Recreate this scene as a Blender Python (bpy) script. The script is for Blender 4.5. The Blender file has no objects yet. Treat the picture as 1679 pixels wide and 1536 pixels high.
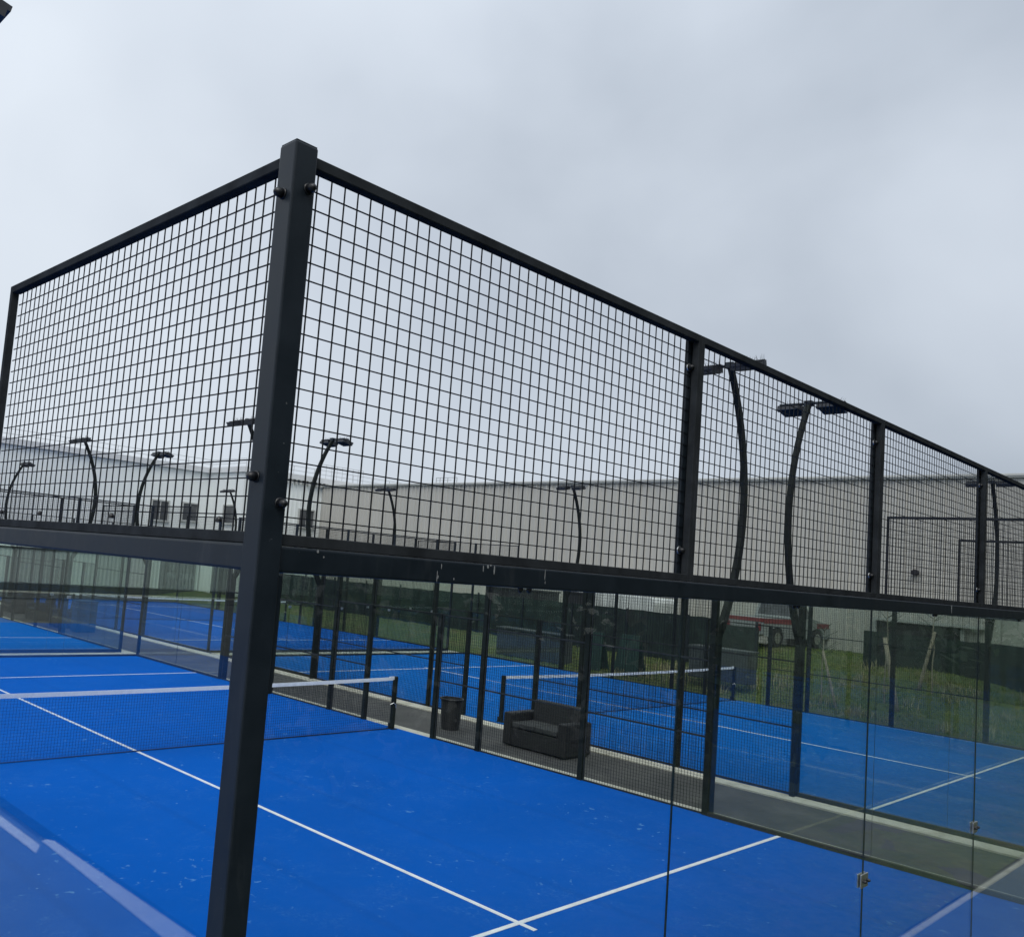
import bpy, bmesh, math, random
from mathutils import Vector, Matrix
random.seed(7)
S = bpy.context.scene
C = S.collection
PI = math.pi

# ------------------------------------------------------------------ camera
def make_camera():
    px, py, pz = -1.2426, -1.836, 2.9574
    a, b, c = 0.7472, 0.0864, 0.0801
    W, H, F, CX, CY = 1679.0, 1536.0, 1464.1, 664.7, 797.8
    f = Vector((math.sin(a)*math.cos(b), math.cos(a)*math.cos(b), math.sin(b)))
    r = f.cross(Vector((0, 0, 1))).normalized(); u = r.cross(f)
    r2 = r*math.cos(c)+u*math.sin(c); u2 = u*math.cos(c)-r*math.sin(c)
    cam = bpy.data.cameras.new('camera')
    o = bpy.data.objects.new('camera', cam); C.objects.link(o)
    m = Matrix(((r2.x, u2.x, -f.x, px), (r2.y, u2.y, -f.y, py), (r2.z, u2.z, -f.z, pz), (0, 0, 0, 1)))
    o.matrix_world = m
    cam.sensor_fit = 'HORIZONTAL'; cam.sensor_width = 36
    cam.lens = F/W*36; cam.shift_x = (W/2-CX)/W; cam.shift_y = (CY-H/2)/W
    cam.clip_start = 0.05; cam.clip_end = 900
    S.camera = o
make_camera()

# ------------------------------------------------------------------ light
SUN_EL, SUN_AZ = 52, 228      # degrees; azimuth clockwise from +Y
w = bpy.data.worlds.new('World'); S.world = w; w.use_nodes = True
nt = w.node_tree; nt.nodes.clear()
def N(t, **k):
    n = nt.nodes.new(t)
    for a_, v in k.items(): setattr(n, a_, v)
    return n
out = N('ShaderNodeOutputWorld'); bg = N('ShaderNodeBackground'); bg.inputs['Strength'].default_value = 0.1
sky = N('ShaderNodeTexSky'); sky.sky_type = 'NISHITA'; sky.sun_disc = False
sky.sun_elevation = math.radians(SUN_EL); sky.sun_rotation = math.radians(SUN_AZ)
tc = N('ShaderNodeTexCoord')
mp = N('ShaderNodeMapping'); mp.inputs['Scale'].default_value = (1, 1, 1.25)
nt.links.new(tc.outputs['Generated'], mp.inputs['Vector'])
n1 = N('ShaderNodeTexNoise'); n1.inputs['Scale'].default_value = 2.3; n1.inputs['Detail'].default_value = 5; n1.inputs['Roughness'].default_value = 0.42
n1.inputs['Distortion'].default_value = 0.15
nt.links.new(mp.outputs[0], n1.inputs['Vector'])
sep = N('ShaderNodeSeparateXYZ'); nt.links.new(tc.outputs['Generated'], sep.inputs[0])
def M(op, a_, b_):
    n = N('ShaderNodeMath', operation=op)
    for i, v in enumerate((a_, b_)):
        if isinstance(v, (int, float)): n.inputs[i].default_value = v
        else: nt.links.new(v, n.inputs[i])
    return n.outputs[0]
# thinner cloud towards -x/+y, thicker towards +x; brighter overhead
g = M('ADD', M('MULTIPLY', sep.outputs[0], -0.50), M('ADD', M('MULTIPLY', M('MAXIMUM', sep.outputs[1], 0.0), 0.58), M('MULTIPLY', M('MINIMUM', sep.outputs[1], 0.0), -0.25)))
v = M('ADD', M('ADD', M('MULTIPLY', M('SUBTRACT', n1.outputs[0], 0.5), 1.65), 0.56), g)
rp = N('ShaderNodeValToRGB'); nt.links.new(v, rp.inputs[0])
rp.color_ramp.elements[0].position = 0.0; rp.color_ramp.elements[0].color = (0.35, 0.40, 0.47, 1)
rp.color_ramp.elements[1].position = 1.0; rp.color_ramp.elements[1].color = (0.715, 0.775, 0.850, 1)
e = rp.color_ramp.elements.new(0.5); e.color = (0.565, 0.622, 0.70, 1)
zz = M('MULTIPLY', M('MAXIMUM', sep.outputs[2], 0.0), M('MAXIMUM', sep.outputs[2], 0.0))
boost = M('ADD', M('MULTIPLY', zz, 7.0), 10.2)
vm = N('ShaderNodeVectorMath', operation='SCALE'); nt.links.new(rp.outputs[0], vm.inputs[0]); nt.links.new(boost, vm.inputs['Scale'])
mx = N('ShaderNodeMix', data_type='RGBA'); mx.inputs[0].default_value = 0.93
nt.links.new(sky.outputs[0], mx.inputs[6]); nt.links.new(vm.outputs[0], mx.inputs[7])
nt.links.new(mx.outputs[2], bg.inputs['Color']); nt.links.new(bg.outputs[0], out.inputs[0])

sl = bpy.data.lights.new('sun', 'SUN'); sl.energy = 1.25; sl.angle = math.radians(30); sl.color = (1, 0.96, 0.9)
so = bpy.data.objects.new('sun', sl); C.objects.link(so)
d = Vector((math.sin(math.radians(SUN_AZ))*math.cos(math.radians(SUN_EL)), math.cos(math.radians(SUN_AZ))*math.cos(math.radians(SUN_EL)), math.sin(math.radians(SUN_EL))))
so.rotation_euler = d.to_track_quat('Z', 'Y').to_euler(); so.location = (0, 0, 40)
S.view_settings.view_transform = 'Standard'; S.view_settings.look = 'None'
S.view_settings.exposure = 0.0; S.view_settings.gamma = 1
S.render.engine = 'CYCLES'
S.cycles.transparent_max_bounces = 48; S.cycles.max_bounces = 10; S.cycles.glossy_bounces = 5

# ------------------------------------------------------------------ materials
class Mat:
    def __init__(s, name):
        s.m = bpy.data.materials.new(name); s.m.use_nodes = True; s.t = s.m.node_tree
        s.b = s.t.nodes['Principled BSDF']
    def n(s, typ, **k):
        x = s.t.nodes.new(typ)
        for a_, v_ in k.items(): setattr(x, a_, v_)
        return x
    def l(s, a_, b_): s.t.links.new(a_, b_)
    def coord(s, scale=(1, 1, 1), kind='Object'):
        t = s.n('ShaderNodeTexCoord'); m_ = s.n('ShaderNodeMapping'); m_.inputs['Scale'].default_value = scale
        s.l(t.outputs[kind], m_.inputs[0]); return m_.outputs[0]
    def noise(s, scale, detail=4, rough=.55, vec=None, dist=0):
        x = s.n('ShaderNodeTexNoise'); x.inputs['Scale'].default_value = scale; x.inputs['Detail'].default_value = detail
        x.inputs['Roughness'].default_value = rough; x.inputs['Distortion'].default_value = dist
        s.l(vec if vec is not None else s.coord(), x.inputs['Vector']); return x.outputs[0]
    def ramp(s, fac, stops):
        x = s.n('ShaderNodeValToRGB'); s.l(fac, x.inputs[0]); el = x.color_ramp.elements
        el[0].position, el[0].color = stops[0][0], (*stops[0][1], 1)
        el[1].position, el[1].color = stops[-1][0], (*stops[-1][1], 1)
        for p, c in stops[1:-1]: q = el.new(p); q.color = (*c, 1)
        return x.outputs[0]
    def mix(s, fac, a_, b_):
        x = s.n('ShaderNodeMix', data_type='RGBA')
        for i, v_ in ((0, fac), (6, a_), (7, b_)):
            if isinstance(v_, (int, float)): x.inputs[i].default_value = v_
            elif isinstance(v_, tuple): x.inputs[i].default_value = (*v_, 1)
            else: s.l(v_, x.inputs[i])
        return x.outputs[2]
    def bump(s, h, strength=.3, dist=.01):
        x = s.n('ShaderNodeBump'); x.inputs['Strength'].default_value = strength; x.inputs['Distance'].default_value = dist
        s.l(h, x.inputs['Height']); s.l(x.outputs[0], s.b.inputs['Normal'])
    def set(s, col=None, rough=.5, metal=0, spec=None):
        if col is not None:
            if isinstance(col, tuple): s.b.inputs['Base Color'].default_value = (*col, 1)
            else: s.l(col, s.b.inputs['Base Color'])
        if isinstance(rough, (int, float)): s.b.inputs['Roughness'].default_value = rough
        else: s.l(rough, s.b.inputs['Roughness'])
        s.b.inputs['Metallic'].default_value = metal
        if spec is not None: s.b.inputs['Specular IOR Level'].default_value = spec
        return s.m

def varied(name, c, rough=.6, amt=.25, scale=3, metal=0, bump=0, bs=60, spec=None):
    m = Mat(name); f = m.noise(scale, 6, .6)
    lo = tuple(x*(1-amt) for x in c); hi = tuple(min(1, x*(1+amt)) for x in c)
    col = m.ramp(f, [(.3, lo), (.7, hi)])
    if bump: m.bump(m.noise(bs, 4, .6), bump, .005)
    return m.set(col, rough, metal, spec)

# powder-coated anthracite steel: faint orange-peel and dusty patches
m = Mat('anthracite_steel'); f = m.noise(9, 6, .65); f2 = m.noise(70, 3, .5); sv = m.coord((1, 1, .18)); stk = m.noise(16, 6, .75, sv, .4); chip = m.noise(48, 2, .5)
m.bump(f2, .05, .001)
cst = m.mix(m.ramp(stk, [(.56, (0,)*3), (.78, (.30,)*3)]), m.ramp(f, [(.35, (.0085, .0140, .0200)), (.75, (.0150, .0225, .031))]), (.075, .08, .082))
MST = m.set(m.mix(m.ramp(chip, [(.775, (0,)*3), (.80, (.7,)*3)]), cst, (.16, .17, .17)), m.ramp(f, [(.3, (.40,)*3), (.8, (.55,)*3)]), 0, .32)
MWIRE = varied('wire_coating', (.009, .011, .014), .55, .3, 5, spec=.25)
MFRAME = varied('frame_steel', (.034, .038, .042), .6, .3, 9, spec=0)
MFRAME.node_tree.nodes['Principled BSDF'].inputs['IOR'].default_value = 1.08
MPOST = varied('fence_post_steel', (.013, .0165, .0150), .6, .3, 6, spec=.12)
MBLACK = varied('black_plastic', (.006, .007, .009), .38, .2, 20)
MINOX = varied('brushed_stainless', (.60, .60, .58), .45, .15, 40, 1)
MWHITE = varied('white_line', (.72, .74, .76), .8, .12, 6, bump=.2, bs=200)
MTAPE = varied('net_tape_white', (.86, .87, .87), .7, .1, 8, bump=.15, bs=120)
MNET = varied('net_cord', (.006, .010, .022), .8, .2, 5)
MDROP = varied('dried_dropping', (.26, .27, .27), .9, .3, 90)

# blue artificial turf with sand haze, wear streaks and pale grains
def turf(name, base, dark, sandc, fl=.5, sp=0.0):
    m = Mat(name); v = m.coord()
    big = m.noise(.35, 5, .6, v, .6); mid = m.noise(1.6, 6, .7, v, 1.0)
    fine = m.noise(160, 3, .6, v)
    col = m.mix(m.ramp(big, [(.35, (0,)*3), (.7, (1,)*3)]), dark, base)
    sm = m.n('ShaderNodeMath', operation='MULTIPLY'); m.l(m.ramp(mid, [(.48, (0,)*3), (.68, (1,)*3)]), sm.inputs[0]); m.l(m.ramp(m.noise(11, 6, .75, v, 2.5), [(.50, (0,)*3), (.66, (1,)*3)]), sm.inputs[1])
    s2 = m.n('ShaderNodeMath', operation='MULTIPLY'); m.l(sm.outputs[0], s2.inputs[0]); s2.inputs[1].default_value = fl
    col = m.mix(s2.outputs[0], col, sandc)
    # grains
    vo = m.n('ShaderNodeTexVoronoi'); vo.inputs['Scale'].default_value = 5.5; m.l(v, vo.inputs['Vector'])
    gm = m.n('ShaderNodeMath', operation='LESS_THAN'); m.l(vo.outputs['Distance'], gm.inputs[0]); gm.inputs[1].default_value = .07
    gk = m.n('ShaderNodeMath', operation='MULTIPLY'); m.l(gm.outputs[0], gk.inputs[0]); m.l(m.ramp(m.noise(.8, 3, .6, v, 1.5), [(.55, (0,)*3), (.58, (1,)*3)]), gk.inputs[1])
    col = m.mix(gk.outputs[0], col, (.16, .32, .60))
    bl = m.n('ShaderNodeMath', operation='MULTIPLY'); m.l(m.ramp(m.noise(9.0, 3, .6, v, .6), [(.645-sp, (0,)*3), (.69-sp, (1,)*3)]), bl.inputs[0]); m.l(m.ramp(m.noise(.55, 4, .6, v, 1.2), [(.50-sp, (0,)*3), (.60-sp, (1,)*3)]), bl.inputs[1])
    col = m.mix(bl.outputs[0], col, (.10, .27, .58))
    fin = m.mix(.5, col, m.mix(fine, tuple(x*.6 for x in base), tuple(x*1.35 for x in base)))
    col = m.mix(.22, col, fin)
    wv = m.n('ShaderNodeTexWave', bands_direction='X'); wv.inputs['Scale'].default_value = .155; wv.inputs['Distortion'].default_value = .25; wv.inputs['Detail'].default_value = 1; m.l(v, wv.inputs['Vector'])
    col = m.mix(m.ramp(wv.outputs['Fac'], [(.0, (.10,)*3), (.012, (0,)*3)]), col, (.0, .03, .16))
    grain = m.noise(420, 2, .6, v)
    col = m.mix(m.ramp(grain, [(.52, (0,)*3), (.72, (.30,)*3)]), col, (.03, .20, .62))
    m.bump(fine, .7, .008)
    return m.set(col, .9, 0, .04)
MTURF = turf('blue_turf', (.0003, .100, .49), (.0003, .086, .42), (.10, .27, .56), .42)
MTURF2 = turf('blue_turf_worn', (.001, .130, .47), (.0008, .108, .41), (.13, .28, .50), .7, .035)

m = Mat('asphalt_path'); v = m.coord(); f = m.noise(1.2, 7, .65, v); g_ = m.noise(110, 3, .6, v)
vo = m.n('ShaderNodeTexVoronoi'); vo.inputs['Scale'].default_value = 150; m.l(v, vo.inputs[0])
m.bump(g_, .5, .006)
MPATH = m.set(m.mix(.4, m.ramp(f, [(.35, (.038, .038, .038)), (.5, (.066, .065, .063)), (.68, (.115, .110, .10))]), m.ramp(vo.outputs['Distance'], [(.0, (.15, .145, .14)), (.6, (.045, .045, .046))])), .9)
m = Mat('kerb_concrete'); v = m.coord(); f = m.noise(2.5, 8, .7, v)
m.bump(m.noise(60, 5, .6, v), .4, .006)
MKERB = m.set(m.ramp(f, [(.3, (.33, .31, .25)), (.5, (.52, .50, .42)), (.75, (.62, .60, .54))]), .9)
MPALE = varied('pale_paving', (.075, .115, .165), .9, .15, 2, bump=.3)
MGROUND = varied('yard_asphalt', (.10, .10, .095), .95, .3, .6, bump=.3)
MRAIL = varied('base_rail_dark', (.010, .013, .013), .6, .5, 4)
m = Mat('grass_soil'); v = m.coord(); f = m.noise(.9, 8, .7, v, .8); h_ = m.noise(9, 6, .7, v)
c1 = m.ramp(f, [(.32, (.040, .095, .020)), (.5, (.10, .15, .035)), (.62, (.18, .165, .065)), (.75, (.20, .165, .10))])
m.bump(h_, .9, .06)
MSOIL = m.set(m.mix(.5, c1, m.ramp(h_, [(.35, (.018, .040, .012)), (.65, (.12, .13, .045))])), .95)
def leafmat(name, a_, b_):
    m = Mat(name); oi = m.n('ShaderNodeNewGeometry')
    return m.set(m.ramp(oi.outputs['Random Per Island'], [(0, a_), (1, b_)]), .7)
MGRASS = leafmat('grass_blades', (.05, .125, .018), (.24, .26, .06))
MWEED = leafmat('dry_weeds', (.24, .22, .09), (.45, .42, .26))
MLEAF = leafmat('leaf', (.012, .030, .012), (.035, .065, .024))
MSCREEN = varied('windbreak_fabric', (.012, .026, .022), .85, .5, 2.2, bump=.3)
MWOOD = varied('stake_wood', (.33, .29, .21), .8, .3, 8)

def cladding(name, base, amt, streak, rough=.5):
    m = Mat(name); v = m.coord((1, 1, .12)); f = m.noise(1.3, 6, .6, v)
    lo = tuple(x*(1-amt) for x in base); hi = tuple(x*(1+amt) for x in base)
    col = m.ramp(f, [(.3, lo), (.7, hi)])
    s_ = m.noise(5, 5, .7, m.coord((1, 1, .03)))
    col = m.mix(m.ramp(s_, [(.55, (0,)*3), (.8, (streak,)*3)]), col, tuple(x*.6 for x in base))
    return m.set(col, rough, 0, .3)
MGREY = cladding('grey_cladding', (.47, .46, .42), .05, .22)
MWALL = cladding('white_cladding', (.78, .81, .79), .03, .08)
MWALL2 = cladding('pale_cladding', (.52, .56, .54), .04, .12)
MFASC = cladding('fascia_grey', (.44, .45, .43), .05, .1)
MROOF = varied('roof_sheet', (.62, .63, .63), .6, .1, 1)
MDARK = varied('dark_opening', (.020, .020, .024), .6, .4, 1.5)
MGLZ = varied('window_glass_dark', (.07, .075, .08), .2, .4, 1.5)
MSIGN = varied('dark_sign_panel', (.045, .050, .050), .5, .2, 2)
MSIGNT = varied('sign_lettering', (.20, .23, .23), .6, .1, 9)
MGALV = varied('galvanised_rail', (.42, .43, .43), .5, .1, 10, .5)
MRED = varied('red_paint', (.20, .035, .04), .4, .15, 4)
MVAN = varied('vehicle_grey_white', (.26, .28, .275), .35, .12, 3)
MTYRE = varied('tyre_rubber', (.012, .012, .012), .85, .2, 20)
MCONC = varied('precast_concrete', (.055, .068, .066), .85, .25, 2, bump=.3)
MGREENB = varied('green_board', (.010, .045, .032), .6, .2, 2)
MFLOOD = varied('floodlight_body', (.022, .025, .030), .45, .2, 12)
MLENS = varied('floodlight_lens', (.012, .013, .014), .6, .1, 10, spec=.1)
MCUSH = varied('seat_cushion_grey', (.042, .044, .043), .9, .15, 15, bump=.3)
MBLUEB = varied('blue_plastic', (.010, .045, .13), .5, .15, 5)
# woven rattan: crossed wave bump
m = Mat('black_rattan'); wv = m.n('ShaderNodeTexWave', bands_direction='Z'); wv.inputs['Scale'].default_value = 18; wv.inputs['Distortion'].default_value = 1.2; wv.inputs['Detail'].default_value = 2
m.l(m.coord(), wv.inputs['Vector']); m.bump(wv.outputs['Fac'], .9, .01)
MRATTAN = m.set(m.ramp(wv.outputs['Fac'], [(.2, (.003, .003, .003)), (.8, (.016, .016, .015))]), .55)

def glassmat(name, tint, dirt):
    m = Mat(name); t = m.t; t.nodes.remove(m.b)
    o_ = t.nodes['Material Output']
    gi = m.n('ShaderNodeNewGeometry'); dp = m.n('ShaderNodeVectorMath', operation='DOT_PRODUCT')
    m.l(gi.outputs['Normal'], dp.inputs[0]); m.l(gi.outputs['Incoming'], dp.inputs[1])
    def mm(op, a_, b_=None):
        x = m.n('ShaderNodeMath', operation=op)
        for i, v_ in enumerate((a_, b_)):
            if v_ is None: continue
            if isinstance(v_, (int, float)): x.inputs[i].default_value = v_
            else: m.l(v_, x.inputs[i])
        return x.outputs[0]
    c_ = mm('ABSOLUTE', dp.outputs['Value']); p = mm('POWER', mm('SUBTRACT', 1.0, c_), 5.0)
    fr = mm('ADD', mm('MULTIPLY', p, .93), .035)
    tr = m.n('ShaderNodeBsdfTransparent'); tr.inputs[0].default_value = (*tint, 1)
    gl = m.n('ShaderNodeBsdfGlossy'); gl.inputs['Roughness'].default_value = 0.0; gl.inputs[0].default_value = (.95, 1, .98, 1)
    mxs = m.n('ShaderNodeMixShader'); m.l(fr, mxs.inputs[0]); m.l(tr.outputs[0], mxs.inputs[1]); m.l(gl.outputs[0], mxs.inputs[2])
    # thin film of dust and dried rain marks
    df = m.n('ShaderNodeBsdfDiffuse'); df.inputs[0].default_value = (.42, .44, .42, 1)
    nz = m.noise(3.5, 8, .75, m.coord((1, 1, .6))); nf = m.noise(70, 4, .6)
    dm = mm('ADD', mm('MULTIPLY', m.ramp(nz, [(.42, (0,)*3), (.8, (1,)*3)]), dirt), mm('MULTIPLY', m.ramp(nf, [(.70, (0,)*3), (.76, (1,)*3)]), dirt*2.5))
    mx2 = m.n('ShaderNodeMixShader'); m.l(dm, mx2.inputs[0]); m.l(mxs.outputs[0], mx2.inputs[1]); m.l(df.outputs[0], mx2.inputs[2])
    m.l(mx2.outputs[0], o_.inputs[0])
    return m.m
MGLASS = glassmat('court_glass', (.940, .966, .952), .005)
m = Mat('glass_edge'); MEDGE = m.set((.004, .012, .012), .3)

# ------------------------------------------------------------------ mesh builder
class MB:
    def __init__(s): s.v = []; s.f = []; s.mi = []
    def add(s, vs, fs, mi=0):
        b = len(s.v); s.v += [tuple(x) for x in vs]
        for f_ in fs: s.f.append(tuple(i+b for i in f_)); s.mi.append(mi)
    def box(s, a_, b_, mi=0):
        (x0, y0, z0), (x1, y1, z1) = a_, b_
        x0, x1 = min(x0, x1), max(x0, x1); y0, y1 = min(y0, y1), max(y0, y1); z0, z1 = min(z0, z1), max(z0, z1)
        s.add([(x0, y0, z0), (x1, y0, z0), (x1, y1, z0), (x0, y1, z0), (x0, y0, z1), (x1, y0, z1), (x1, y1, z1), (x0, y1, z1)],
              [(0, 3, 2, 1), (4, 5, 6, 7), (0, 1, 5, 4), (1, 2, 6, 5), (2, 3, 7, 6), (3, 0, 4, 7)], mi)
    def hexa(s, bottom, top, mi=0):
        s.add(list(bottom)+list(top), [(0, 3, 2, 1), (4, 5, 6, 7), (0, 1, 5, 4), (1, 2, 6, 5), (2, 3, 7, 6), (3, 0, 4, 7)], mi)
    def tube(s, pts, r, n=8, mi=0, cap=True):
        pts = [Vector(p) for p in pts]; rs = r if isinstance(r, (list, tuple)) else [r]*len(pts)
        rings = []
        for i, p in enumerate(pts):
            t = (pts[min(i+1, len(pts)-1)]-pts[max(i-1, 0)]).normalized()
            up = Vector((0, 0, 1)) if abs(t.z) < .95 else Vector((1, 0, 0))
            a_ = t.cross(up).normalized(); b_ = t.cross(a_)
            rings.append([p+(a_*math.cos(2*PI*k/n)+b_*math.sin(2*PI*k/n))*rs[i] for k in range(n)])
        base = len(s.v)
        for rg in rings: s.v += [tuple(q) for q in rg]
        for i in range(len(rings)-1):
            for k in range(n):
                s.f.append((base+i*n+k, base+i*n+(k+1) % n, base+(i+1)*n+(k+1) % n, base+(i+1)*n+k)); s.mi.append(mi)
        if cap:
            s.f.append(tuple(base+k for k in range(n))[::-1]); s.mi.append(mi)
            s.f.append(tuple(base+(len(rings)-1)*n+k for k in range(n))); s.mi.append(mi)
    def build(s, name, mat, parent=None, bevel=0, smooth=False, segs=2):
        me = bpy.data.meshes.new(name); me.from_pydata(s.v, [], s.f); me.update()
        mats = mat if isinstance(mat, (list, tuple)) else [mat]
        for m_ in mats: me.materials.append(m_)
        if len(mats) > 1: me.polygons.foreach_set('material_index', s.mi)
        bm = bmesh.new(); bm.from_mesh(me)
        if bevel:
            bmesh.ops.bevel(bm, geom=list(bm.edges), offset=bevel, segments=segs, affect='EDGES', profile=.5)
        bmesh.ops.recalc_face_normals(bm, faces=bm.faces); bm.to_mesh(me); bm.free()
        if smooth: me.polygons.foreach_set('use_smooth', [True]*len(me.polygons))
        o = bpy.data.objects.new(name, me); C.objects.link(o)
        if parent is not None: o.parent = parent
        return o

def tag(o, label=None, cat=None, group=None, kind=None):
    if label: o['label'] = label
    if cat: o['category'] = cat
    if group: o['group'] = group
    if kind: o['kind'] = kind
    return o
def thing(name, label, cat, loc=(0, 0, 0), rz=0, group=None):
    o = bpy.data.objects.new(name, None); C.objects.link(o); o.empty_display_size = .3
    o.location = loc; o.rotation_euler = (0, 0, rz); return tag(o, label, cat, group)
def kids(o): return [c for c in bpy.data.objects if c.parent == o]
KID = {}
def copy_tree(o, parent=None):
    c = o.copy(); C.objects.link(c)
    if parent is not None: c.parent = parent
    for ch in kids(o): copy_tree(ch, c)
    return c
def place(o, loc=None, rz=None, label=None, cat=None, group=None, name=None):
    if loc is not None: o.location = loc
    if rz is not None: o.rotation_euler = (0, 0, rz)
    return tag(o, label, cat, group)
def rect(name, x0, y0, x1, y1, z, mat, t=.3, parent=None, kind='structure'):
    b = MB(); b.box((x0, y0, z-t), (x1, y1, z)); o = b.build(name, mat, parent)
    if parent is None: o['kind'] = kind
    return o

# ------------------------------------------------------------------ terrain
def mound(x, y):
    def ss(t): t = max(0, min(1, t)); return t*t*(3-2*t)
    pk = 0.38+0.82*math.exp(-((y-6.8)/3.6)**2) if y > 2 else 0.55+0.3*ss((y+6)/8)
    z = pk*ss((x-23.9)/4.0)
    if x > 28: z += (1.17-pk)*ss((x-28)/2.0)*(ss((17-y)/4.0))
    return z-.09
def terrain():
    b = MB(); x0, x1, y0, y1, st = 23.4, 34.0, -14.0, 48.0, .3
    nx = int((x1-x0)/st); ny = int((y1-y0)/st)
    rn = random.Random(3)
    for j in range(ny+1):
        for i in range(nx+1):
            x, y = x0+i*st, y0+j*st
            b.v.append((x, y, mound(x, y)+(rn.uniform(-.03, .03) if i else -.25)))
    for j in range(ny):
        for i in range(nx):
            a_ = j*(nx+1)+i; b.f.append((a_, a_+1, a_+nx+2, a_+nx+1)); b.mi.append(0)
    tag(b.build('grass_bank', MSOIL, smooth=True), kind='structure')
g_ = MB(); g_.add([(-400, -400, -.16), (500, -400, -.16), (500, 600, -.16), (-400, 600, -.16)], [(0, 1, 2, 3)])
tag(g_.build('ground', MGROUND), kind='structure')
terrain()
def blades(name, mat, n, seed, h0, h1, wd, region, cl=None, spread=.25, label=None, cat='grass'):
    rn = random.Random(seed); b = MB()
    cents = [(rn.uniform(region[0], region[1]), rn.uniform(region[2], region[3])) for _ in range(cl)] if cl else None
    for k in range(n):
        if cents: cx, cy = rn.choice(cents); x, y = rn.gauss(cx, spread), rn.gauss(cy, spread)
        else: x, y = rn.uniform(region[0], region[1]), rn.uniform(region[2], region[3])
        if x < 23.75 or 27.93 < x < 28.07: continue
        z = mound(x, y)-.03; h = rn.uniform(h0, h1); an = rn.uniform(0, 2*PI); ln = rn.uniform(.1, .6)*h
        dx, dy = math.cos(an), math.sin(an); a2 = rn.uniform(0, 2*PI); ex, ey = math.cos(a2)*wd, math.sin(a2)*wd
        b.add([(x-ex, y-ey, z), (x+ex, y+ey, z), (x+dx*ln*.35+ex*.7, y+dy*ln*.35+ey*.7, z+h*.6), (x+dx*ln, y+dy*ln, z+h), (x+dx*ln*.35-ex*.7, y+dy*ln*.35-ey*.7, z+h*.6)], [(0, 1, 2, 4), (4, 2, 3)])
    tag(b.build(name, mat), label, cat, kind='stuff')
blades('grass', MGRASS, 60000, 5, .03, .11, .013, (23.8, 32, -3, 20), None, label='rough green grass growing on the bank behind the courts')
blades('weeds', MWEED, 2600, 9, .08, .36, .011, (23.9, 27.6, -2, 15), 70, .16, label='dry pale weed stalks scattered over the grass bank', cat='weeds')

# ------------------------------------------------------------------ court surfaces, paths, kerbs
PX = 12.85            # pitch between courts across, fence to fence
PY = 21.3
CW, CL = 10.1, 20.25
ZB = -.06
courts = [('blue_court', 0, 0, 0.0, MTURF), ('blue_court', PX, 0, ZB, MTURF2), ('blue_court', 0, PY, 0.0, MTURF2), ('blue_court', PX, PY, ZB, MTURF)]
def lines_mb(z=.004):
    b = MB(); cx = CW/2; lw = .025
    for y in (3.1, CL-3.1): b.box((.05, y-lw, .0005), (CW-.05, y+lw, z))
    b.box((cx-lw, 2.92, .0005), (cx+lw, 3.1-lw, z)); b.box((cx-lw, 3.1+lw, .0005), (cx+lw, CL-3.1-lw, z)); b.box((cx-lw, CL-3.1+lw, .0005), (cx+lw, CL-2.92, z))
    return b
LN = None
for nm, ox, oy, z, mt in courts:
    o = rect('court_surface', .0, .0, CW, CL, 0, mt, .12); o.location = (ox, oy, z)
    if LN is None: LN = lines_mb().build('court_markings', MWHITE, o)
    else:
        q = LN.copy(); C.objects.link(q); q.parent = o
# neighbouring court to the left of the near court
o = rect('court_surface', -2.70-CW, -.2, -2.70, CL+9, -.046, MTURF, .10)
# path between left and right courts
rect('path', CW+.42, -3.0, PX-.42, 46, -.085, MPATH, .07)
rect('kerb', CW+.06, -.055, CW+.40, 46, -.045, MKERB, .10)
rect('kerb', PX-.40, -.055, PX-.06, 46, -.045-.02, MKERB, .08)
rect('kerb', .06, CL+.06, CW+.04, PY-.06, -.035, MKERB, .10)
rect('kerb', PX+.06, CL+.06, PX+CW-.06, PY-.06, -.08, MKERB, .05)
rect('kerb', PX+CW+.06, -.055, PX+CW+.30, PY*2+.4, -.10, MKERB, .05)
rect('path', -30, PY+CL+.5, 60, 47.4, -.10, MPATH, .05)
rect('kerb', -30, 45.9, 27.6, 46.15, -.02, MKERB, .10)
# left of the near court: pale walkway with a white kerb; in front of it a paved strip with kerb then grass
rect('path', -2.52, -6, -.06, 30, -.052, MPALE, .06)
for poly in (((-2.47, -.9), (-2.69, -.9), (-2.655, 4.2), (-2.615, 7.05), (-2.57, 7.14), (-2.515, 7.12), (-2.44, 4.4)), ((-2.335, 6.8), (-2.45, 7.0), (-2.45, 30), (-2.31, 30))):
    kb = MB(); n_ = len(poly); kb.add([(x, y, -.12) for x, y in poly]+[(x, y, -.045) for x, y in poly], [tuple(range(n_))[::-1], tuple(range(n_, 2*n_))]+[(k, (k+1) % n_, n_+(k+1) % n_, n_+k) for k in range(n_)])
    tag(kb.build('kerb', MWHITE), kind='structure')
rect('path', .0, -.98, CW+12, -.06, -.05, MPALE, .07)
rect('kerb', -.0, -1.04, CW+12, -.98, -.045, MKERB, .12)
lawn = MB()
rn = random.Random(12)
for i in range(90):
    for j in range(22):
        lawn.v.append((-1+i*.5, -1.1-j*.3, -.09+rn.uniform(-.02, .03)))
for i in range(89):
    for j in range(21):
        a_ = i*22+j; lawn.f.append((a_, a_+22, a_+23, a_+1)); lawn.mi.append(0)
tag(lawn.build('lawn', MSOIL), kind='structure')

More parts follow.
